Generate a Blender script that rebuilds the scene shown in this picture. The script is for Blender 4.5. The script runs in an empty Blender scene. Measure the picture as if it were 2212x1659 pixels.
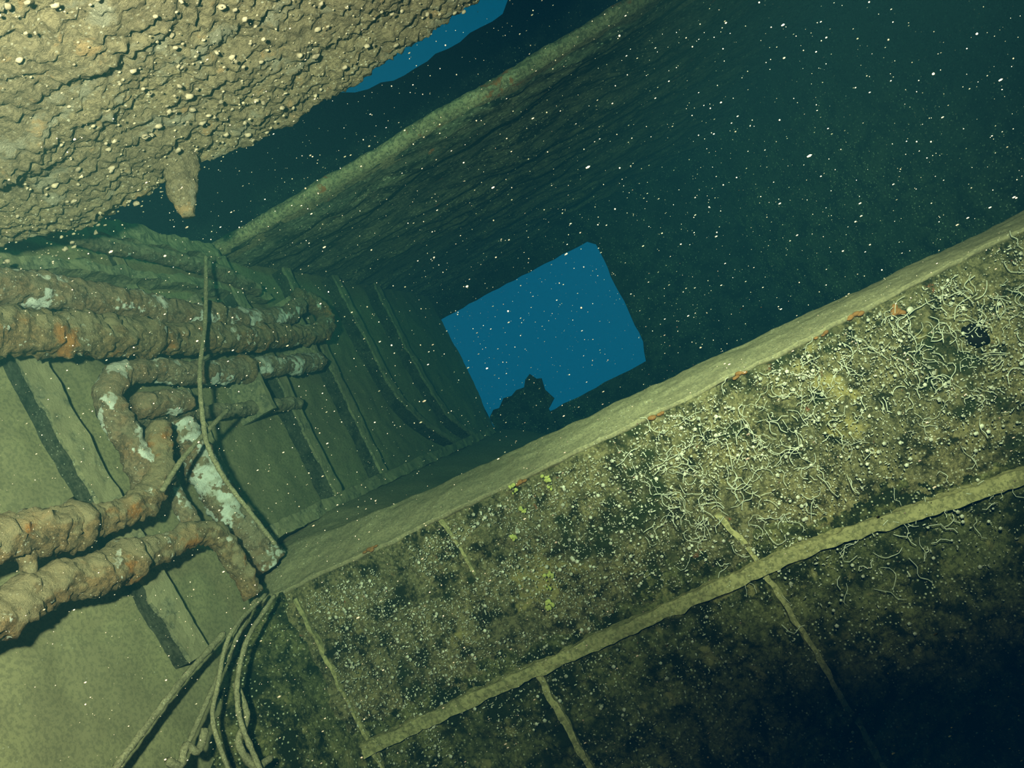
import bpy, math, random
from mathutils import Vector, Matrix, noise
random.seed(7)
scene=bpy.context.scene
scene.view_settings.view_transform='Standard'
scene.view_settings.look='None'
V=Vector
# ---------------------------------------------------------------- helpers
def link(me,name,mat=None,smooth=True,parent=None):
    ob=bpy.data.objects.new(name,me); scene.collection.objects.link(ob)
    if mat: me.materials.append(mat)
    if smooth:
        for q in me.polygons: q.use_smooth=True
    if parent: ob.parent=parent
    return ob
def empty(name):
    o=bpy.data.objects.new(name,None); o.empty_display_size=.1
    scene.collection.objects.link(o); return o
def fbm(p,s,o=4,st=(1,1,1)):
    return noise.fractal(V((p.x*s*st[0],p.y*s*st[1],p.z*s*st[2])),0.9,2.0,o)
def grid(name,fn,nu,nv,mat,parent=None,flip=False,smooth=True):
    vs=[];fs=[]
    for j in range(nv+1):
        for i in range(nu+1):
            vs.append(fn(i/nu,j/nv))
    w=nu+1
    for j in range(nv):
        for i in range(nu):
            q=(j*w+i,j*w+i+1,(j+1)*w+i+1,(j+1)*w+i)
            fs.append(q[::-1] if flip else q)
    me=bpy.data.meshes.new(name); me.from_pydata(vs,[],fs); me.update()
    return link(me,name,mat,smooth,parent)
def catmull(P,step):
    P=[V(p) for p in P]
    Q=[P[0]*2-P[1]]+P+[P[-1]*2-P[-2]]
    out=[]
    for i in range(1,len(Q)-2):
        a,b,c,d=Q[i-1],Q[i],Q[i+1],Q[i+2]
        L=(c.xyz-b.xyz).length; n=max(1,int(L/step))
        for k in range(n):
            t=k/n
            out.append(0.5*((2*b)+(c-a)*t+(2*a-5*b+4*c-d)*t*t+(3*b-a-3*c+d)*t**3))
    out.append(Q[-2]); return out
def tube_geo(P,step,seg,amp,nsc,vs,fs,caps=True,seed=0.0):
    """P: list of (x,y,z,r)"""
    pts=catmull([V(p) for p in P],step)
    n=len(pts); base=len(vs)
    T0=(pts[1].xyz-pts[0].xyz).normalized()
    ref=T0.orthogonal().normalized()
    for i,q in enumerate(pts):
        a=pts[max(0,i-1)].xyz; b=pts[min(n-1,i+1)].xyz
        T=(b-a).normalized()
        ref=(ref-T*ref.dot(T)).normalized(); B=T.cross(ref)
        for k in range(seg):
            an=2*math.pi*k/seg
            d=ref*math.cos(an)+B*math.sin(an)
            c=q.xyz+d*q.w
            r=q.w
            if amp:
                m=c+V((seed,0,0))
                r*=1+amp*(.55*fbm(m,nsc,3)+.45*fbm(m,nsc*3.2,3)+.35*abs(noise.noise(m*nsc*2.3)))
            vs.append(q.xyz+d*r)
    for i in range(n-1):
        for k in range(seg):
            k2=(k+1)%seg
            fs.append((base+i*seg+k,base+i*seg+k2,base+(i+1)*seg+k2,base+(i+1)*seg+k))
    if caps:
        fs.append(tuple(base+k for k in range(seg))[::-1])
        fs.append(tuple(base+(n-1)*seg+k for k in range(seg)))
def tube(name,P,mat,step=.009,seg=32,amp=.3,nsc=14,parent=None,seed=0.0):
    vs=[];fs=[]
    tube_geo(P,step,seg,amp,nsc,vs,fs,True,seed)
    me=bpy.data.meshes.new(name); me.from_pydata(vs,[],fs); me.update()
    return link(me,name,mat,True,parent)
def sweep(name,P,A,B,prof,mat,step=.03,amp=.008,nsc=12,parent=None,closed=True):
    """prof: list of (a,b) in the fixed frame A,B"""
    pts=catmull([V(p) for p in P],step); vs=[];fs=[]; m=len(prof)
    for q in pts:
        for a,b in prof:
            c=q+A*a+B*b
            c=c+(A*fbm(c,nsc,3)+B*fbm(c+V((9,3,1)),nsc,3))*amp
            vs.append(c)
    mm=m if closed else m-1
    for i in range(len(pts)-1):
        for k in range(mm):
            k2=(k+1)%m
            fs.append((i*m+k,i*m+k2,(i+1)*m+k2,(i+1)*m+k))
    if closed:
        fs.append(tuple(range(m))[::-1]); fs.append(tuple((len(pts)-1)*m+k for k in range(m)))
    me=bpy.data.meshes.new(name); me.from_pydata(vs,[],fs); me.update()
    return link(me,name,mat,False,parent)
def rectprof(w,d,n=4,a0=0,b0=0):
    r=[]
    for i in range(n): r.append((a0-w/2+w*i/n,b0))
    for i in range(n): r.append((a0+w/2,b0+d*i/n))
    for i in range(n): r.append((a0+w/2-w*i/n,b0+d))
    for i in range(n): r.append((a0-w/2,b0+d-d*i/n))
    return r
# left bulkhead frame
LO=V((-2.18,-.27,0)); LD=V((.1235,.9923,0)); LN=V((.9923,-.1235,0)); UP=V((0,0,1))
def W(s,z,off=0): return LO+LD*s+LN*off+UP*z
def Wp(l,off,r0=None):
    out=[]
    for t in l:
        s,z=t[0],t[1]; r=t[2] if len(t)>2 else r0
        o=t[3] if len(t)>3 else off
        p=W(s,z,o); out.append((p.x,p.y,p.z,r))
    return out
def FFy(z): return 2.80+.12*(z+.2)
GRAV_UP=V((.4621,.001,.8868))   # the ship lies heeled over: real "up" inside the wreck

# ---------------------------------------------------------------- materials
def encrust(name,base,base2,dark,speck=(.6,.55,.45),speck_amt=.3,speck_scale=90,n_scale=3,dark_scale=6,dark_lo=.45,dark_hi=.6,
            silt=None,silt_amt=0,extra=(),bump=.6,stretch=(1,1,1),fine=60,bdist=.012):
    m=bpy.data.materials.new(name); m.use_nodes=True; nt=m.node_tree; N=nt.nodes; Lk=nt.links
    N.remove(N['Principled BSDF']); bs=N.new('ShaderNodeBsdfDiffuse'); bs.inputs['Roughness'].default_value=0
    Lk.new(bs.outputs[0],N['Material Output'].inputs[0])
    tc=N.new('ShaderNodeTexCoord'); mp=N.new('ShaderNodeMapping'); mp.inputs['Scale'].default_value=stretch
    Lk.new(tc.outputs['Object'],mp.inputs['Vector'])
    def nz(scale,det=4,rough=.6,off=0):
        n=N.new('ShaderNodeTexNoise'); n.inputs['Scale'].default_value=scale; n.inputs['Detail'].default_value=det; n.inputs['Roughness'].default_value=rough
        if off:
            a=N.new('ShaderNodeVectorMath'); a.inputs[1].default_value=(off,off*.7,off*.3); Lk.new(mp.outputs[0],a.inputs[0]); Lk.new(a.outputs[0],n.inputs['Vector'])
        else: Lk.new(mp.outputs[0],n.inputs['Vector'])
        return n.outputs['Fac']
    def mr(sock,lo,hi,a=0,b=1):
        r=N.new('ShaderNodeMapRange'); r.interpolation_type='SMOOTHSTEP'
        for i,x in zip(('From Min','From Max','To Min','To Max'),(lo,hi,a,b)): r.inputs[i].default_value=x
        Lk.new(sock,r.inputs['Value']); return r.outputs[0]
    def mix(fac,c1,c2):
        x=N.new('ShaderNodeMix'); x.data_type='RGBA'
        if isinstance(fac,(int,float)): x.inputs[0].default_value=fac
        else: Lk.new(fac,x.inputs[0])
        for c,i in ((c1,6),(c2,7)):
            if isinstance(c,tuple): x.inputs[i].default_value=(*c,1)
            else: Lk.new(c,x.inputs[i])
        return x.outputs[2]
    def mul(a,b):
        x=N.new('ShaderNodeMath'); x.operation='MULTIPLY'; Lk.new(a,x.inputs[0])
        if isinstance(b,(int,float)): x.inputs[1].default_value=b
        else: Lk.new(b,x.inputs[1])
        return x.outputs[0]
    base_n=nz(n_scale,4,.65)
    c=mix(mr(base_n,.38,.62),base,base2)
    c=mix(mul(mr(nz(fine,2,.7,3.1),.42,.62),.6),c,dark)
    c=mix(mr(nz(dark_scale,6,.75,7.3),dark_lo,dark_hi),c,dark)
    k=11.0
    for col,sc,lo,hi in extra:
        c=mix(mr(nz(sc,4,.65,k),lo,hi),c,col); k+=5.7
    if speck_amt>0:
        vo=N.new('ShaderNodeTexVoronoi'); vo.inputs['Scale'].default_value=speck_scale; Lk.new(mp.outputs[0],vo.inputs['Vector'])
        d=mr(vo.outputs['Distance'],.34,.16)
        sp=N.new('ShaderNodeSeparateColor'); Lk.new(vo.outputs['Color'],sp.inputs[0])
        pick=mr(sp.outputs[0],1-speck_amt,1-speck_amt+.03)
        reg=mr(base_n,.38,.6,1,.3)
        c=mix(mul(mul(d,pick),reg),c,speck)
    if silt:
        g=N.new('ShaderNodeNewGeometry'); dp=N.new('ShaderNodeVectorMath'); dp.operation='DOT_PRODUCT'
        dp.inputs[1].default_value=GRAV_UP; Lk.new(g.outputs['Normal'],dp.inputs[0])
        ad=N.new('ShaderNodeMath'); Lk.new(dp.outputs['Value'],ad.inputs[0]); Lk.new(mr(nz(9,3,.6,31),.3,.7,-.45,.45),ad.inputs[1])
        c=mix(mul(mr(ad.outputs[0],.0,.5),silt_amt),c,silt)
    Lk.new(c,bs.inputs['Color'])
    h1=nz(fine*.7,5,.85,2)
    bp=N.new('ShaderNodeBump'); bp.inputs['Strength'].default_value=bump; bp.inputs['Distance'].default_value=bdist; Lk.new(h1,bp.inputs['Height'])
    Lk.new(bp.outputs[0],bs.inputs['Normal'])
    return m
def plain(name,col,lo=.6):
    m=bpy.data.materials.new(name); m.use_nodes=True; nt=m.node_tree
    nt.nodes.remove(nt.nodes['Principled BSDF']); b=nt.nodes.new('ShaderNodeBsdfDiffuse'); nt.links.new(b.outputs[0],nt.nodes['Material Output'].inputs[0])
    n=nt.nodes.new('ShaderNodeTexNoise'); n.inputs['Scale'].default_value=40; n.inputs['Detail'].default_value=1
    r=nt.nodes.new('ShaderNodeValToRGB'); r.color_ramp.elements[0].position=.3; r.color_ramp.elements[1].position=.7
    r.color_ramp.elements[0].color=(*[c*lo for c in col],1); r.color_ramp.elements[1].color=(*col,1)
    t=nt.nodes.new('ShaderNodeTexCoord'); nt.links.new(t.outputs['Object'],n.inputs['Vector'])
    nt.links.new(n.outputs['Fac'],r.inputs[0]); nt.links.new(r.outputs[0],b.inputs['Color']); return m
M_over=encrust('encrusted_deck_growth',(.52,.40,.25),(.40,.31,.20),(.16,.12,.08),(1,.88,.72),.36,85,4,9,.52,.76,
      extra=(((.55,.36,.2),14,.60,.68),((.44,.38,.29),7,.55,.65)),stretch=(.8,1.3,1),bump=1,fine=85,bdist=.02)
M_wall=encrust('silted_bulkhead',(.30,.27,.145),(.25,.22,.125),(.15,.14,.085),(.45,.42,.32),.04,110,2.5,10,.60,.90,bump=.3,fine=80)
M_stiff=encrust('silted_stiffener',(.29,.265,.16),(.23,.215,.14),(.07,.08,.06),(.5,.5,.4),.12,110,3,9,.54,.72,silt=(.33,.29,.17),silt_amt=.8,bump=.6)
M_web=encrust('web_painted_shade',(.10,.10,.07),(.07,.075,.055),(.03,.035,.025),(.35,.35,.28),.2,110,3,9,.45,.65,bump=.8)  # web side coloured dark to paint in its shadow
M_pipe=encrust('rusted_pipe',(.29,.21,.12),(.36,.22,.11),(.09,.07,.045),(.75,.65,.5),.25,110,6,12,.53,.68,
      extra=(((.50,.22,.075),6,.57,.66),((.80,.78,.72),11,.62,.65)),silt=(.38,.31,.19),silt_amt=.7,bump=1,fine=70,bdist=.015)
M_pipeg=encrust('silted_pipe',(.25,.21,.14),(.28,.21,.13),(.07,.07,.05),(.65,.6,.5),.2,110,6,12,.54,.66,
      extra=(((.38,.2,.08),7,.66,.74),((.7,.72,.68),10,.64,.68)),silt=(.36,.31,.2),silt_amt=.85,bump=1,fine=70,bdist=.015)
M_pipew=encrust('white_crusted_pipe',(.34,.26,.17),(.34,.21,.12),(.10,.08,.055),(.85,.8,.7),.3,110,6,12,.54,.68,
      extra=(((.85,.85,.80),6,.535,.57),((.3,.2,.12),28,.58,.66)),silt=(.38,.32,.21),silt_amt=.45,bump=1,fine=70,bdist=.014)
M_face=encrust('encrusted_coaming',(.41,.33,.165),(.28,.24,.125),(.032,.038,.02),(1,.90,.70),.55,78,3,13,.46,.62,
      extra=(((.48,.38,.15),5,.60,.70),((.36,.15,.08),16,.67,.73),((.042,.055,.026),3.5,.54,.66)),bump=1,fine=70,bdist=.022)
M_facelow=encrust('algae_painted_shade_coaming',(.28,.26,.11),(.18,.18,.08),(.025,.036,.018),(.9,.85,.6),.45,75,3,9,.44,.60,
      extra=(((.38,.32,.14),9,.60,.70),((.028,.04,.02),4,.52,.64)),bump=1,fine=60,bdist=.022)  # dark algae growth, with the falling light also painted into the colour
M_rib=encrust('silted_rib',(.42,.355,.17),(.33,.285,.14),(.10,.10,.05),(.7,.65,.5),.1,110,5,12,.60,.75,bump=.5)
M_floor=encrust('silt_floor',(.34,.29,.17),(.29,.245,.145),(.15,.135,.09),(.7,.62,.5),.15,110,3,14,.66,.85,bump=.35,fine=90)
M_ceil=encrust('encrusted_deckhead',(.34,.31,.2),(.22,.22,.16),(.035,.045,.035),(.95,.85,.65),.45,60,3,7,.46,.62,
      extra=(((.50,.2,.08),9,.66,.72),),stretch=(.6,1.6,1),bump=1,fine=40,bdist=.03)
M_beam=encrust('deck_edge_growth',(.62,.48,.29),(.45,.37,.22),(.08,.08,.06),(.8,.7,.55),.3,80,4,9,.56,.70,
      extra=(((.55,.2,.08),7,.62,.70),),bump=.9,fine=60)
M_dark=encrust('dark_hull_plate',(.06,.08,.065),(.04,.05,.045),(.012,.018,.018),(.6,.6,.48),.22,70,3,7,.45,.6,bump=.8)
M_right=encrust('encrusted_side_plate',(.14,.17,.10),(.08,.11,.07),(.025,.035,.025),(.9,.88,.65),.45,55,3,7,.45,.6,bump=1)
M_rope=encrust('silted_rope',(.40,.35,.21),(.30,.265,.16),(.12,.11,.07),(.7,.68,.55),.2,200,12,30,.6,.75,bump=.5,fine=150)
M_worm=plain('white_calcareous_tube',(.70,.66,.52))
M_snow=plain('pale_marine_particle',(.85,.66,.50),.3)
M_yel=plain('yellow_sponge',(.60,.58,.18))
M_org=plain('orange_sponge',(.34,.16,.06))
M_wht=plain('pale_shell',(.78,.71,.56),.35)
M_blk=plain('black_growth',(.01,.01,.01))

# ---------------------------------------------------------------- room
def f_lw(u,v):
    s=.9+u*6.6; z=-1.3+v*3.0
    b=W(s,z); d=.02*fbm(b,1.5,3)+.008*fbm(b,9,4)
    return b+LN*d
grid('wall_left',f_lw,300,140,M_wall,flip=True)
def f_ceil(u,v):
    x=-2.6+u*6.8; y=3.8+v*3.5
    b=V((x,y,1.70)); d=.07*fbm(b,1.2,5,(.5,2.2,1))+.025*fbm(b,9,3,(.4,1.2,1))
    return b+UP*min(d,.02)
grid('ceiling',f_ceil,360,180,M_ceil,flip=True)
prof=[(.3,.0),(.1,-.005),(.03,-.0),(.0,.02),(-.01,.035),(-.008,.055),(.02,.08),(.08,.10),(.5,.11),(2.0,.13),(3.6,.14)]
def f_beam(u,v):
    x=-3.4+u*7.8; t=v*(len(prof)-1); i=min(int(t),len(prof)-2); w=t-i
    a=prof[i][0]*(1-w)+prof[i+1][0]*w; b=prof[i][1]*(1-w)+prof[i+1][1]*w
    p=V((x,3.76+a,1.71+b)); 
    return p+V((0,-1,.3))*(.02*fbm(p,5,4,(.5,1,1))+.012*fbm(p,22,3))
grid('deck_edge_beam',f_beam,460,30,M_beam,flip=True)
def lerp_tab(x,tab):
    if x<=tab[0][0]: return tab[0][1]
    for (a,b),(c,d) in zip(tab,tab[1:]):
        if x<=c: return b+(d-b)*(x-a)/(c-a)
    return tab[-1][1]
lip=[(-1.76,-.145),(-.76,-.172),(.28,-.19),(1.6,-.19)]
top=[(-1.73,-.02),(-.76,-.06),(.36,-.105),(1.79,-.15)]
def f_floor(u,v):
    x=-2.0+u*6.2; zl=lerp_tab(x,lip); zt=lerp_tab(x,top)
    pf=[(2.83,zl-.03),(2.795,zl-.012),(2.79,zl+.002),(2.82,zl+.015),(2.92,(zl+zt)/2+.012),(3.05,zt),(3.2,zt-.02),(3.6,zt-.10),(4.6,-.26),(7.4,-.28)]
    tt=[0,.05,.1,.16,.3,.45,.55,.68,.8,1]
    for i in range(9):
        if v<=tt[i+1]+1e-9:
            w=(v-tt[i])/(tt[i+1]-tt[i]); y=pf[i][0]*(1-w)+pf[i+1][0]*w; z=pf[i][1]*(1-w)+pf[i+1][1]*w; break
    if y>2.9:
        wx=LO.x+LD.x*((y-LO.y)/LD.y); dist=max(0,x-wx)
        k=min(1,(y-2.9)/.5)
        z+=k*max(0,.10-z)*math.exp(-(dist/.45)**2)
    p=V((x,y,z)); p.z+=.010*fbm(p,3,4)+.004*fbm(p,18,3)
    p.y+=.014*fbm(p,4,3)+.006*fbm(p,20,3)
    return p
grid('floor',f_floor,480,90,M_floor)
def face_d(p):
    c=max(0,.5-noise.voronoi(V((p.x*26,p.y*26,p.z*26)))[0][0])
    return .02*fbm(p,4,4)+.018*fbm(p,14,4)+.012*abs(fbm(p,40,2))+.016*c
def f_face(u,v):
    x=-1.66+u*4.6; z=-.16-v*2.4
    zt=lerp_tab(x,lip)-.012
    if v==0: z=zt
    z=min(z,zt)
    p=V((x,FFy(z),z))
    p.y-=face_d(p)*min(1,v*12); return p
coam=empty('hatch_coaming')
cp=grid('coaming_plate',f_face,600,320,M_face,parent=coam,flip=True)
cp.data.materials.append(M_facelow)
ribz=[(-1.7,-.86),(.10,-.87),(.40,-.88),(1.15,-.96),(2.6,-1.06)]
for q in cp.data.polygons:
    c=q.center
    if c.z<lerp_tab(c.x,ribz)+.08+.10*noise.noise(V((c.x*5,0,c.z*5)))+.05*noise.noise(V((c.x*30,0,c.z*30))) : q.material_index=1  # below the rib: darker growth plus painted shade
we=[(3.17,-.14),(2.82,-.31),(2.49,-.58),(2.1,-.95),(1.7,-1.3)]
wc=catmull([W(s,z,-.02) for s,z in we],.05)
def f_gus(u,v):
    k=v*(len(wc)-1); i=min(int(k),len(wc)-2); a=wc[i].lerp(wc[i+1],k-i)
    z=-.155+v*-1.5; b=V((-1.64+.1*v,FFy(z),z))
    p=a.lerp(b,u); n=V((.5,-.8,.2))
    p+=n*(.05*math.sin(u*math.pi)*min(1,v*3)+.02*fbm(p,5,4)+.02*fbm(p,15,4))
    return p
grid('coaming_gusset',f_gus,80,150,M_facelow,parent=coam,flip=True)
def ribF(name,pts,w,d,amp=.009):
    P=[V((x,FFy(z)+.01,z)) for x,z in pts]
    t=(P[-1]-P[0]).normalized(); A=t.cross(V((0,1,0))).normalized()
    sweep(name,P,A,V((0,-1,0)),rectprof(w,d),M_rib,.015,amp,16,coam)
ribF('rib_horizontal',[(-1.56,-.86),(-.72,-.86),(.10,-.87),(.40,-.88),(1.15,-.96),(2.6,-1.06)],.05,.05)
ribF('rib_vertical_1',[(-1.59,-.2),(-1.52,-.96),(-1.46,-1.6)],.015,.03)
ribF('rib_vertical_2',[(-.77,-.86),(-.74,-1.27),(-.70,-1.9)],.026,.035)
ribF('rib_vertical_3',[(.13,-.63),(.18,-.87),(.22,-1.49),(.25,-2.2)],.02,.03)
ribF('rib_vertical_4',[(-.87,-.18),(-.83,-.44)],.014,.018)
def ringwall(name,inner,y,x0,x1,z0,z1,mat,th=.06):
    n=len(inner); cx=sum(a for a,b in inner)/n; cz=sum(b for a,b in inner)/n
    outer=[]
    for a,b in inner:
        dx,dz=a-cx,b-cz
        t=1e9
        if dx>0:t=min(t,(x1-cx)/dx)
        if dx<0:t=min(t,(x0-cx)/dx)
        if dz>0:t=min(t,(z1-cz)/dz)
        if dz<0:t=min(t,(z0-cz)/dz)
        outer.append((cx+dx*t,cz+dz*t))
    vs=[V((a,y,b)) for a,b in inner]+[V((a,y,b)) for a,b in outer]
    fs=[(i,(i+1)%n,n+(i+1)%n,n+i) for i in range(n)]
    for c in ((x0,z0),(x1,z0),(x1,z1),(x0,z1)):
        for i in range(n):
            a=outer[i];b=outer[(i+1)%n]
            onx=lambda q:abs(q[0]-c[0])<1e-6
            onz=lambda q:abs(q[1]-c[1])<1e-6
            if (onx(a) and onz(b) and not onz(a)) or (onz(a) and onx(b) and not onx(a)):
                vs.append(V((c[0],y,c[1]))); fs.append((n+i,n+(i+1)%n,len(vs)-1))
    me=bpy.data.meshes.new(name); me.from_pydata(vs,[],fs); me.update()
    o=link(me,name,mat,False); s=o.modifiers.new('th','SOLIDIFY'); s.thickness=th; return o
def ragged(corners,step,amp):
    out=[]
    for i in range(len(corners)):
        a=V((*corners[i],0)); b=V((*corners[(i+1)%len(corners)],0)); n=max(1,int((b-a).length/step))
        for k in range(n):
            q=a.lerp(b,k/n); out.append((q.x+random.uniform(-amp,amp),q.y+random.uniform(-amp,amp)))
    return out
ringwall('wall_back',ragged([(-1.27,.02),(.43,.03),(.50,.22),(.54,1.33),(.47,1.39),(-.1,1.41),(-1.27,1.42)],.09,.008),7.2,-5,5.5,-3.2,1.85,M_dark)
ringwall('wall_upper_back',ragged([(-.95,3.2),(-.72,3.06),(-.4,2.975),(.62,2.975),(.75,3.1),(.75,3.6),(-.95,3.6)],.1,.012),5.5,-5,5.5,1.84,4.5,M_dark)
pl_=[(-1.24,-.26),(-1.24,.25),(-1.16,.30),(-1.10,.29),(-1.02,.36),(-.93,.34),(-.86,.37),(-.78,.36),(-.73,.42),(-.663,.45),(-.63,.38),(-.58,.36),(-.60,.24),(-.56,.12),(-.66,.05),(-.64,-.26)]
me=bpy.data.meshes.new('jagged_wreck_plate'); me.from_pydata([V((a,7.05+.03*math.sin(i*2.),b)) for i,(a,b) in enumerate(pl_)],[],[tuple(range(len(pl_)))]); me.update()
o=link(me,'jagged_wreck_plate',M_dark,False); o.modifiers.new('t','SOLIDIFY').thickness=.05
rw=catmull([V((1.85,7.25,0)),V((2.5,5.6,0)),V((3.25,3.9,0)),V((3.9,2.0,0)),V((4.3,-.5,0)),V((4.4,-2.5,0))],.12)
def f_rw(u,v):
    k=u*(len(rw)-1); i=min(int(k),len(rw)-2); p=rw[i].lerp(rw[i+1],k-i); p=V((p.x,p.y,-3.2+v*5.1))
    return p+V((-1,-.4,0))*(.05*fbm(p,1.5,4)+.02*fbm(p,9,3))
grid('wall_right',f_rw,220,130,M_right)
def quad(name,pts,mat):
    me=bpy.data.meshes.new(name); me.from_pydata([V(p) for p in pts],[],[(0,1,2,3)]); me.update(); return link(me,name,mat,False)
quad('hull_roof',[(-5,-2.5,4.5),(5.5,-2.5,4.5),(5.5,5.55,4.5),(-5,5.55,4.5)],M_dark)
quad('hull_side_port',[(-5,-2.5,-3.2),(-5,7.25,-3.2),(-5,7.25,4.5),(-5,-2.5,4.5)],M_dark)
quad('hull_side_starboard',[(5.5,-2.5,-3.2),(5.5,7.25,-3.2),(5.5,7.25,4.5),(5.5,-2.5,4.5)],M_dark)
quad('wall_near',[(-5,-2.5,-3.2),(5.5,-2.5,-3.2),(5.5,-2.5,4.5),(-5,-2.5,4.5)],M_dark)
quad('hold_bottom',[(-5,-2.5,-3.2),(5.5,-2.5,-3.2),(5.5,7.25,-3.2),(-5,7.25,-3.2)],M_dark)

# overhanging encrusted deck slab (upper left)
edge=[(-3.0,1.9),(-2.2,1.95),(-1.61,2.10),(-1.4,2.29),(-.86,2.34),(-.54,2.40),(-.27,2.39),(.0,2.35),(.19,2.31),(.6,2.2),(1.2,2.1)]
def f_over(u,v):
    x=-2.9+u*4.1; ye=lerp_tab(x,edge)
    if v<.86:
        y=.2+(ye-.05-.2)*(v/.86)**.8; z=1.35
    else:
        a=(v-.86)/.14
        if a<.6:
            q=a/.6*math.pi/2; y=ye-.05+.06*math.sin(q); z=1.35+.10*(1-math.cos(q))
        else: y=ye-(a-.6)*1.2; z=1.45+(a-.6)*.15
    p=V((x,y,z))
    q=V((p.x*20,p.y*27,p.z*20))+V((noise.noise(p*9),noise.noise(p*9+V((5,5,5))),0))*1.2
    vd=noise.voronoi(q)[0][0]
    d=.045*fbm(p,2.2,4,(.6,1.5,1))+.016*fbm(p,10,4,(.8,1.3,1))+.018*fbm(p,34,3)+.018*max(0,.42-vd)
    n=V((0,.25,-1)) if v<.86 else V((0,.9,-.4))
    p+=n*d
    return p
grid('overhanging_deck_slab',f_over,480,330,M_over,flip=True)
tube('hanging_stub',[(-.935,2.19,1.42,.07),(-.955,2.2,1.31,.052),(-.985,2.2,1.24,.042),(-1.0,2.2,1.165,.022)],M_over,.008,28,.4,20)

# ---------------------------------------------------------------- bulkhead framing
fr=empty('bulkhead_framing')
def stiff(name,l,w,d,web=.03):
    P=[W(s,z,-.01) for s,z in l]
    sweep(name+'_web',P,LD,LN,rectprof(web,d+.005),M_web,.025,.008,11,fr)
    sweep(name+'_flange',P,LD,LN,rectprof(w,.018,4,w/2-web/2,d),M_stiff,.025,.008,11,fr)
stiff('stiffener_1',[(2.47,1.5),(2.50,1.083),(2.565,.276),(2.625,-.2)],.11,.07)
stiff('stiffener_2',[(3.25,1.65),(3.27,.6),(3.27,-.1)],.05,.03)
stiff('stiffener_3',[(3.95,1.65),(3.964,.817),(3.973,.10)],.08,.085)
stiff('stiffener_4',[(4.62,1.65),(4.595,.935),(4.57,.12)],.08,.085)
stiff('stiffener_5',[(5.25,1.65),(5.272,1.139),(5.307,.67),(5.58,.36),(6.07,.09)],.08,.10)
stiff('stiffener_6',[(5.95,1.65),(5.95,.9),(6.1,.4),(6.5,.1)],.08,.10)
sweep('stringer_low',[W(3.3,.10,-.01),W(4.5,.115,-.01),W(7.0,.11,-.01)],UP,LN,rectprof(.07,.14),M_stiff,.03,.012,11,fr)
sweep('stringer_top',[W(1.8,1.70,-.05),W(3.0,1.69,-.05),W(3.95,1.67,-.05)],UP,LN,rectprof(.09,.15),M_stiff,.02,.025,9,fr)
sweep('shelf_rail',[W(2.6,1.45,-.01),W(3.5,1.46,-.01),W(4.3,1.42,-.01)],UP,LN,rectprof(.05,.10),M_stiff,.02,.02,9,fr)

# ---------------------------------------------------------------- pipes
pp=empty('pipework')
tube('pipe_rail',Wp([(2.5,1.62,.03),(3.01,1.572,.032),(3.714,1.529,.037),(4.123,1.423,.035)],.12),M_pipeg,amp=.5,parent=pp,seed=1)
tube('pipe_upper',Wp([(1.6,1.26,.062),(2.287,1.242,.06),(2.777,1.217,.062),(3.416,1.16,.054),(4.05,1.185,.052),(4.3,1.28,.052)],.22),M_pipew,amp=.42,parent=pp,seed=2)
tube('pipe_return_bend',Wp([(1.6,1.06,.075),(2.22,1.07,.074),(2.69,1.05,.072),(3.34,1.045,.062),(4.2,1.07,.056),(4.42,1.10,.054),(4.55,1.19,.053),(4.50,1.30,.052),(4.33,1.335,.048)],.22),M_pipe,amp=.5,parent=pp,seed=3)
tube('pipe_elbow',Wp([(2.72,.44,.058),(2.71,.62,.054),(2.70,.78,.048),(2.77,.89,.048),(2.95,.93,.050),(3.33,.90,.053),(4.36,.93,.053)],.15),M_pipew,amp=.42,parent=pp,seed=4)
tube('pipe_branch',Wp([(2.78,.74,.034),(3.12,.73,.032),(4.02,.70,.032)],.10),M_pipeg,amp=.55,parent=pp,seed=5)
tube('pipe_down',Wp([(3.20,-.02,.072),(3.11,.25,.068),(3.08,.48,.064),(3.06,.70,.062)],.10),M_pipew,amp=.45,parent=pp,seed=6)
tube('pipe_stub',Wp([(2.80,.765,.05),(3.06,.765,.046)],.18),M_pipew,amp=.45,parent=pp,seed=7)
tube('pipe_lower_rusted',Wp([(1.4,.42,.072),(1.96,.40,.070),(2.25,.38,.064),(2.45,.37,.050),(2.60,.39,.050),(2.73,.48,.046),(2.83,.66,.042)],.20),M_pipe,amp=.55,parent=pp,seed=8)
tube('pipe_bottom',Wp([(1.3,.16,.066),(1.88,.19,.064),(2.13,.22,.062),(2.37,.20,.058),(2.60,.21,.044),(2.78,.215,.042),(2.87,.14,.042),(2.90,-.10,.036)],.20),M_pipe,amp=.48,parent=pp,seed=9)
tube('pipe_short',Wp([(2.84,.47,.034),(2.85,.25,.032)],.12),M_pipew,amp=.4,parent=pp,seed=10)
tube('pipe_drip',Wp([(2.12,.34,.026),(2.09,.25,.014)],.20),M_pipe,amp=.5,parent=pp,seed=11)
for i,(s,z,r,o) in enumerate([(2.95,1.045,.088,.22),(3.75,1.055,.074,.22),(3.45,1.165,.07,.22),(2.42,.21,.075,.20),(2.30,.375,.08,.20),(3.6,.905,.07,.15)]):
    tube('flange_%d'%(i+1),Wp([(s-.02,z,r),(s+.02,z,r)],o),M_pipe,.01,24,.3,20,parent=pp,seed=20+i)
for i,(s,z0,z1) in enumerate([(3.45,1.0,1.3),(4.3,.95,1.35),(2.35,1.0,1.3),(3.62,.66,.95)]):
    sweep('hanger_%d'%(i+1),[W(s,z0,.0),W(s,z1,.0)],LD,LN,rectprof(.03,.2),M_stiff,.02,.006,15,pp)

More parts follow.
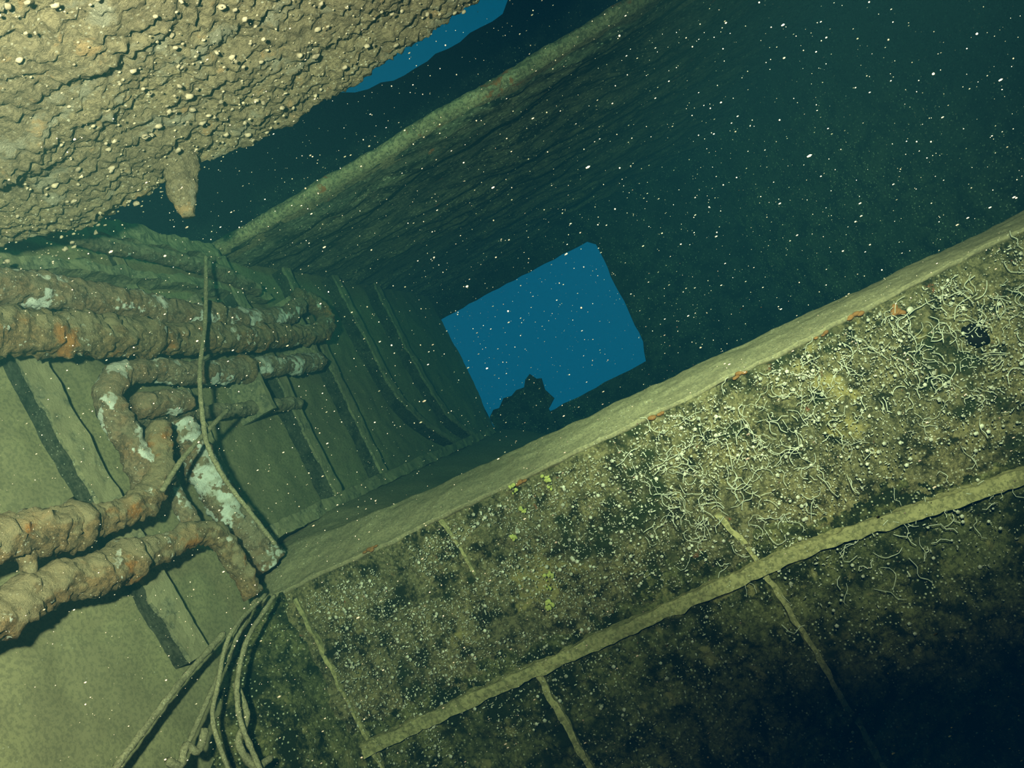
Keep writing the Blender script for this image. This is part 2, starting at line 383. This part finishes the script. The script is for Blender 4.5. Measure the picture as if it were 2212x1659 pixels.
# ---------------------------------------------------------------- ropes
rp=empty('hanging_rope')
def rope(name,l,off,r,parent=rp):
    tube(name,Wp(l,off,r),M_rope,.01,8,.5,40,parent=parent)
rope('strand_main',[(3.42,1.42),(3.20,1.08),(3.00,.82),(2.88,.60),(2.84,.48),(2.85,.34),(2.90,.19),(2.95,.04)],.35,.009)
rope('strand_side',[(3.08,.64),(2.87,.55),(2.70,.47),(2.55,.38)],.33,.009)
rp2=empty('loose_rope_bundle')
rope('strand_1',[(3.0,-.10),(2.73,-.23),(2.50,-.35),(2.30,-.46)],.15,.009,rp2)
rope('strand_2',[(2.96,-.12),(2.70,-.18),(2.54,-.31),(2.46,-.40),(2.43,-.60)],.20,.008,rp2)
rope('strand_3',[(2.72,-.17),(2.43,-.24),(2.05,-.36)],.15,.011,rp2)
rope('strand_4',[(2.94,-.14),(2.68,-.24),(2.53,-.40),(2.50,-.62)],.25,.009,rp2)
rope('strand_5',[(2.42,-.40),(2.36,-.44),(2.33,-.40),(2.28,-.44),(2.25,-.40)],.20,.012,rp2)
rope('strand_6',[(2.60,-.33),(2.58,-.45),(2.50,-.50),(2.52,-.60),(2.60,-.62)],.22,.012,rp2)

# ---------------------------------------------------------------- life on the coaming
def blob(vs,fs,c,rx,ry,rz,seg=10,rg=6,amp=.35,ns=30):
    b=len(vs)
    for j in range(rg+1):
        th=math.pi*j/rg
        for i in range(seg):
            a=2*math.pi*i/seg
            d=V((math.sin(th)*math.cos(a),math.cos(th),math.sin(th)*math.sin(a)))
            k=1+(amp*noise.noise((c+V((d.x*rx,d.y*ry,d.z*rz)))*ns)*2 if amp else 0)
            vs.append(c+V((d.x*rx,d.y*ry,d.z*rz))*k)
    for j in range(rg):
        for i in range(seg):
            fs.append((b+j*seg+i,b+j*seg+(i+1)%seg,b+(j+1)*seg+(i+1)%seg,b+(j+1)*seg+i))
def meshobj(name,vs,fs,mat,smooth=True,parent=None):
    me=bpy.data.meshes.new(name); me.from_pydata(vs,[],fs); me.update(); return link(me,name,mat,smooth,parent)
vs=[];fs=[]
for cx,cz,sx,sz,n in ((.40,-.48,.28,.14,90),(.10,-.40,.14,.08,22),(.75,-.44,.40,.16,115),(1.25,-.44,.3,.16,90),(.15,-.60,.15,.12,45),(.75,-.98,.25,.06,35),(1.6,-.40,.3,.15,60)):
    for _ in range(n):
        x=random.gauss(cx,sx); z=random.gauss(cz,sz)
        if z>-.24: z=-.24-random.random()*.3
        L=random.uniform(.03,.15); m=random.randint(4,7); an=random.uniform(0,6.28); P=[]
        r=random.uniform(.0009,.0018)
        y=FFy(z)-.018
        for k in range(m):
            P.append((x,y-random.uniform(.004,.024),z,r)); an+=random.uniform(-1.1,1.1)
            x+=math.cos(an)*L/m; z+=math.sin(an)*L/m; y=FFy(z)-.018
        tube_geo(P,.01,5,0,1,vs,fs,False)
meshobj('tube_worm_colony',vs,fs,M_worm)
vs=[];fs=[]
for x,z,s in ((-.39,-.22,.018),(-.53,-.20,.015),(-.56,-.56,.016),(-.61,-.66,.018),(-.54,-.29,.014),(-.62,-.37,.012),(-.40,-.26,.01),(-.58,-.60,.01)):
    for _ in range(10):
        blob(vs,fs,V((x+random.uniform(-s,s),FFy(z)-.036,z+random.uniform(-s,s))),s*random.uniform(.25,.55),.006,s*random.uniform(.25,.55))
meshobj('yellow_sponge_patches',vs,fs,M_yel)
vs=[];fs=[]
for x,z in ((.46,-.20),(.10,-.20),(.80,-.205),(.94,-.20),(-.51,-.19),(-1.2,-.16)):
    for _ in range(5): blob(vs,fs,V((x+random.uniform(-.03,.03),2.787,z+random.uniform(-.006,.006))),.012,.008,.007,amp=.5)
for _ in range(6): blob(vs,fs,V((1.07+random.uniform(-.03,.03),2.780,-.25+random.uniform(-.02,.02))),.018,.01,.015,amp=.5)
meshobj('orange_sponge_patches',vs,fs,M_org)
vs=[];fs=[]
blob(vs,fs,V((1.11,2.765,-.27)),.013,.01,.013,amp=.1)
meshobj('pale_shells',vs,fs,M_wht)
vs=[];fs=[]
blob(vs,fs,V((1.27,2.77,-.46)),.03,.03,.05,seg=16,rg=10)
meshobj('dark_sea_squirt',vs,fs,M_blk)
vs=[];fs=[]
for _ in range(14000):
    x=random.uniform(-1.55,2.2); z=-.22-abs(random.gauss(0,.45))
    if z<-1.7 or noise.noise(V((x*4,z*4,3)))<-.2: continue
    r=random.uniform(.0014,.0034); el=random.choice((1,1,2,3)); blob(vs,fs,V((x,FFy(z)-.014-random.random()*.018,z)),r*random.choice((1,el)),r,r*random.choice((1,el)),5,3,0)
meshobj('barnacle_crust',vs,fs,M_wht,parent=coam)
vs=[];fs=[]
for _ in range(1800):
    x=random.uniform(-1.85,.4); y=random.uniform(.9,2.3); r=.002+.0065*random.random()**4
    blob(vs,fs,V((x,y,1.335+random.uniform(-.02,.02))),r*1.4,r,r*.8,7,4,.6,80)
meshobj('deck_shell_crust',vs,fs,plain('tan_shell',(.78,.60,.44),.4))

# suspended particles
vs=[];fs=[]
for _ in range(26000):
    y=.8+4.7*random.random()**.8
    x=random.uniform(-1.0,1.05)*.95*y-.12*y; z=random.uniform(-.8,.85)*y*.9
    if z>1.6 or x>min(3,1.75+(7.25-y)*.38): continue
    if x<LO.x+LD.x*(y-LO.y)+.35: continue
    if y<2.72 or z>.05:
        if z>1.25 and y<2.4: continue
        r=min(.0027,random.lognormvariate(-6.95,.42))
        if y<1.3: r*=.55
        el=random.choice((1,1,1,1.6,2.5))
        blob(vs,fs,V((x,y,z)),r*el,r,r,5,3,0)
meshobj('marine_snow',vs,fs,M_snow)

# ---------------------------------------------------------------- water
bpy.ops.mesh.primitive_cube_add(size=1,location=(.2,3,.5)); wtr=bpy.context.object; wtr.name='sea_water'; wtr.scale=(14,14,11)
m=bpy.data.materials.new('sea_water_volume'); m.use_nodes=True; nt=m.node_tree; nt.nodes.clear()
out=nt.nodes.new('ShaderNodeOutputMaterial'); ab=nt.nodes.new('ShaderNodeVolumeAbsorption'); em=nt.nodes.new('ShaderNodeEmission'); ad=nt.nodes.new('ShaderNodeAddShader')
sc=nt.nodes.new('ShaderNodeVolumeScatter'); sc.inputs['Color'].default_value=(.22,.90,.75,1); sc.inputs['Density'].default_value=.0062; sc.inputs['Anisotropy'].default_value=0
ad2=nt.nodes.new('ShaderNodeAddShader')
K=.32
ab.inputs['Density'].default_value=K; ab.inputs['Color'].default_value=(1-.15/K,1-.065/K,1-.11/K,1)
em.inputs['Color'].default_value=(.02,.42,1,1); em.inputs['Strength'].default_value=.0052  # faint blue glow added to the water in place of scattered ambient light
nt.links.new(ab.outputs[0],ad.inputs[0]); nt.links.new(em.outputs[0],ad.inputs[1])
nt.links.new(ad.outputs[0],ad2.inputs[0]); nt.links.new(sc.outputs[0],ad2.inputs[1]); nt.links.new(ad2.outputs[0],out.inputs['Volume'])
wtr.data.materials.append(m)
w=bpy.data.worlds.new('open_sea'); scene.world=w; w.use_nodes=True
bg=w.node_tree.nodes['Background']; bg.inputs[0].default_value=(.001,.14,.41,1); bg.inputs[1].default_value=1.0

# ---------------------------------------------------------------- lights (diver's lamps, added teal fill)
def spot(name,loc,tgt,P,ang,blend,size,col=(1,.83,.65)):
    l=bpy.data.lights.new(name,'SPOT'); l.energy=P; l.spot_size=math.radians(ang); l.spot_blend=blend; l.shadow_soft_size=size; l.color=col
    o=bpy.data.objects.new(name,l); scene.collection.objects.link(o); o.location=loc
    o.rotation_euler=(V(tgt)-V(loc)).to_track_quat('-Z','Y').to_euler(); return o
spot('dive_lamp',(-.2,-.05,.32),(-1.5,2.6,.95),720,112,1,.04)
spot('dive_lamp',(.45,.1,.50),(.74,2.8,-.05),1180,55,1,.03)
spot('added_teal_fill',(2.4,-.6,1.9),(-1.6,4.6,.5),420,50,1,.5,(.22,.95,.78))  # added fill, no real source: lifts left wall shadows and suggests haze

# ---------------------------------------------------------------- camera
R=V((.8782,.1386,-.4577)); U=V((.4621,.001,.8868)); F=V((-.1234,.9904,.0631))
c=bpy.data.cameras.new('camera'); o=bpy.data.objects.new('camera',c); scene.collection.objects.link(o)
o.matrix_world=Matrix(((R.x,U.x,-F.x,0),(R.y,U.y,-F.y,0),(R.z,U.z,-F.z,0),(0,0,0,1)))
c.lens=24.41; c.clip_start=.02; scene.camera=o
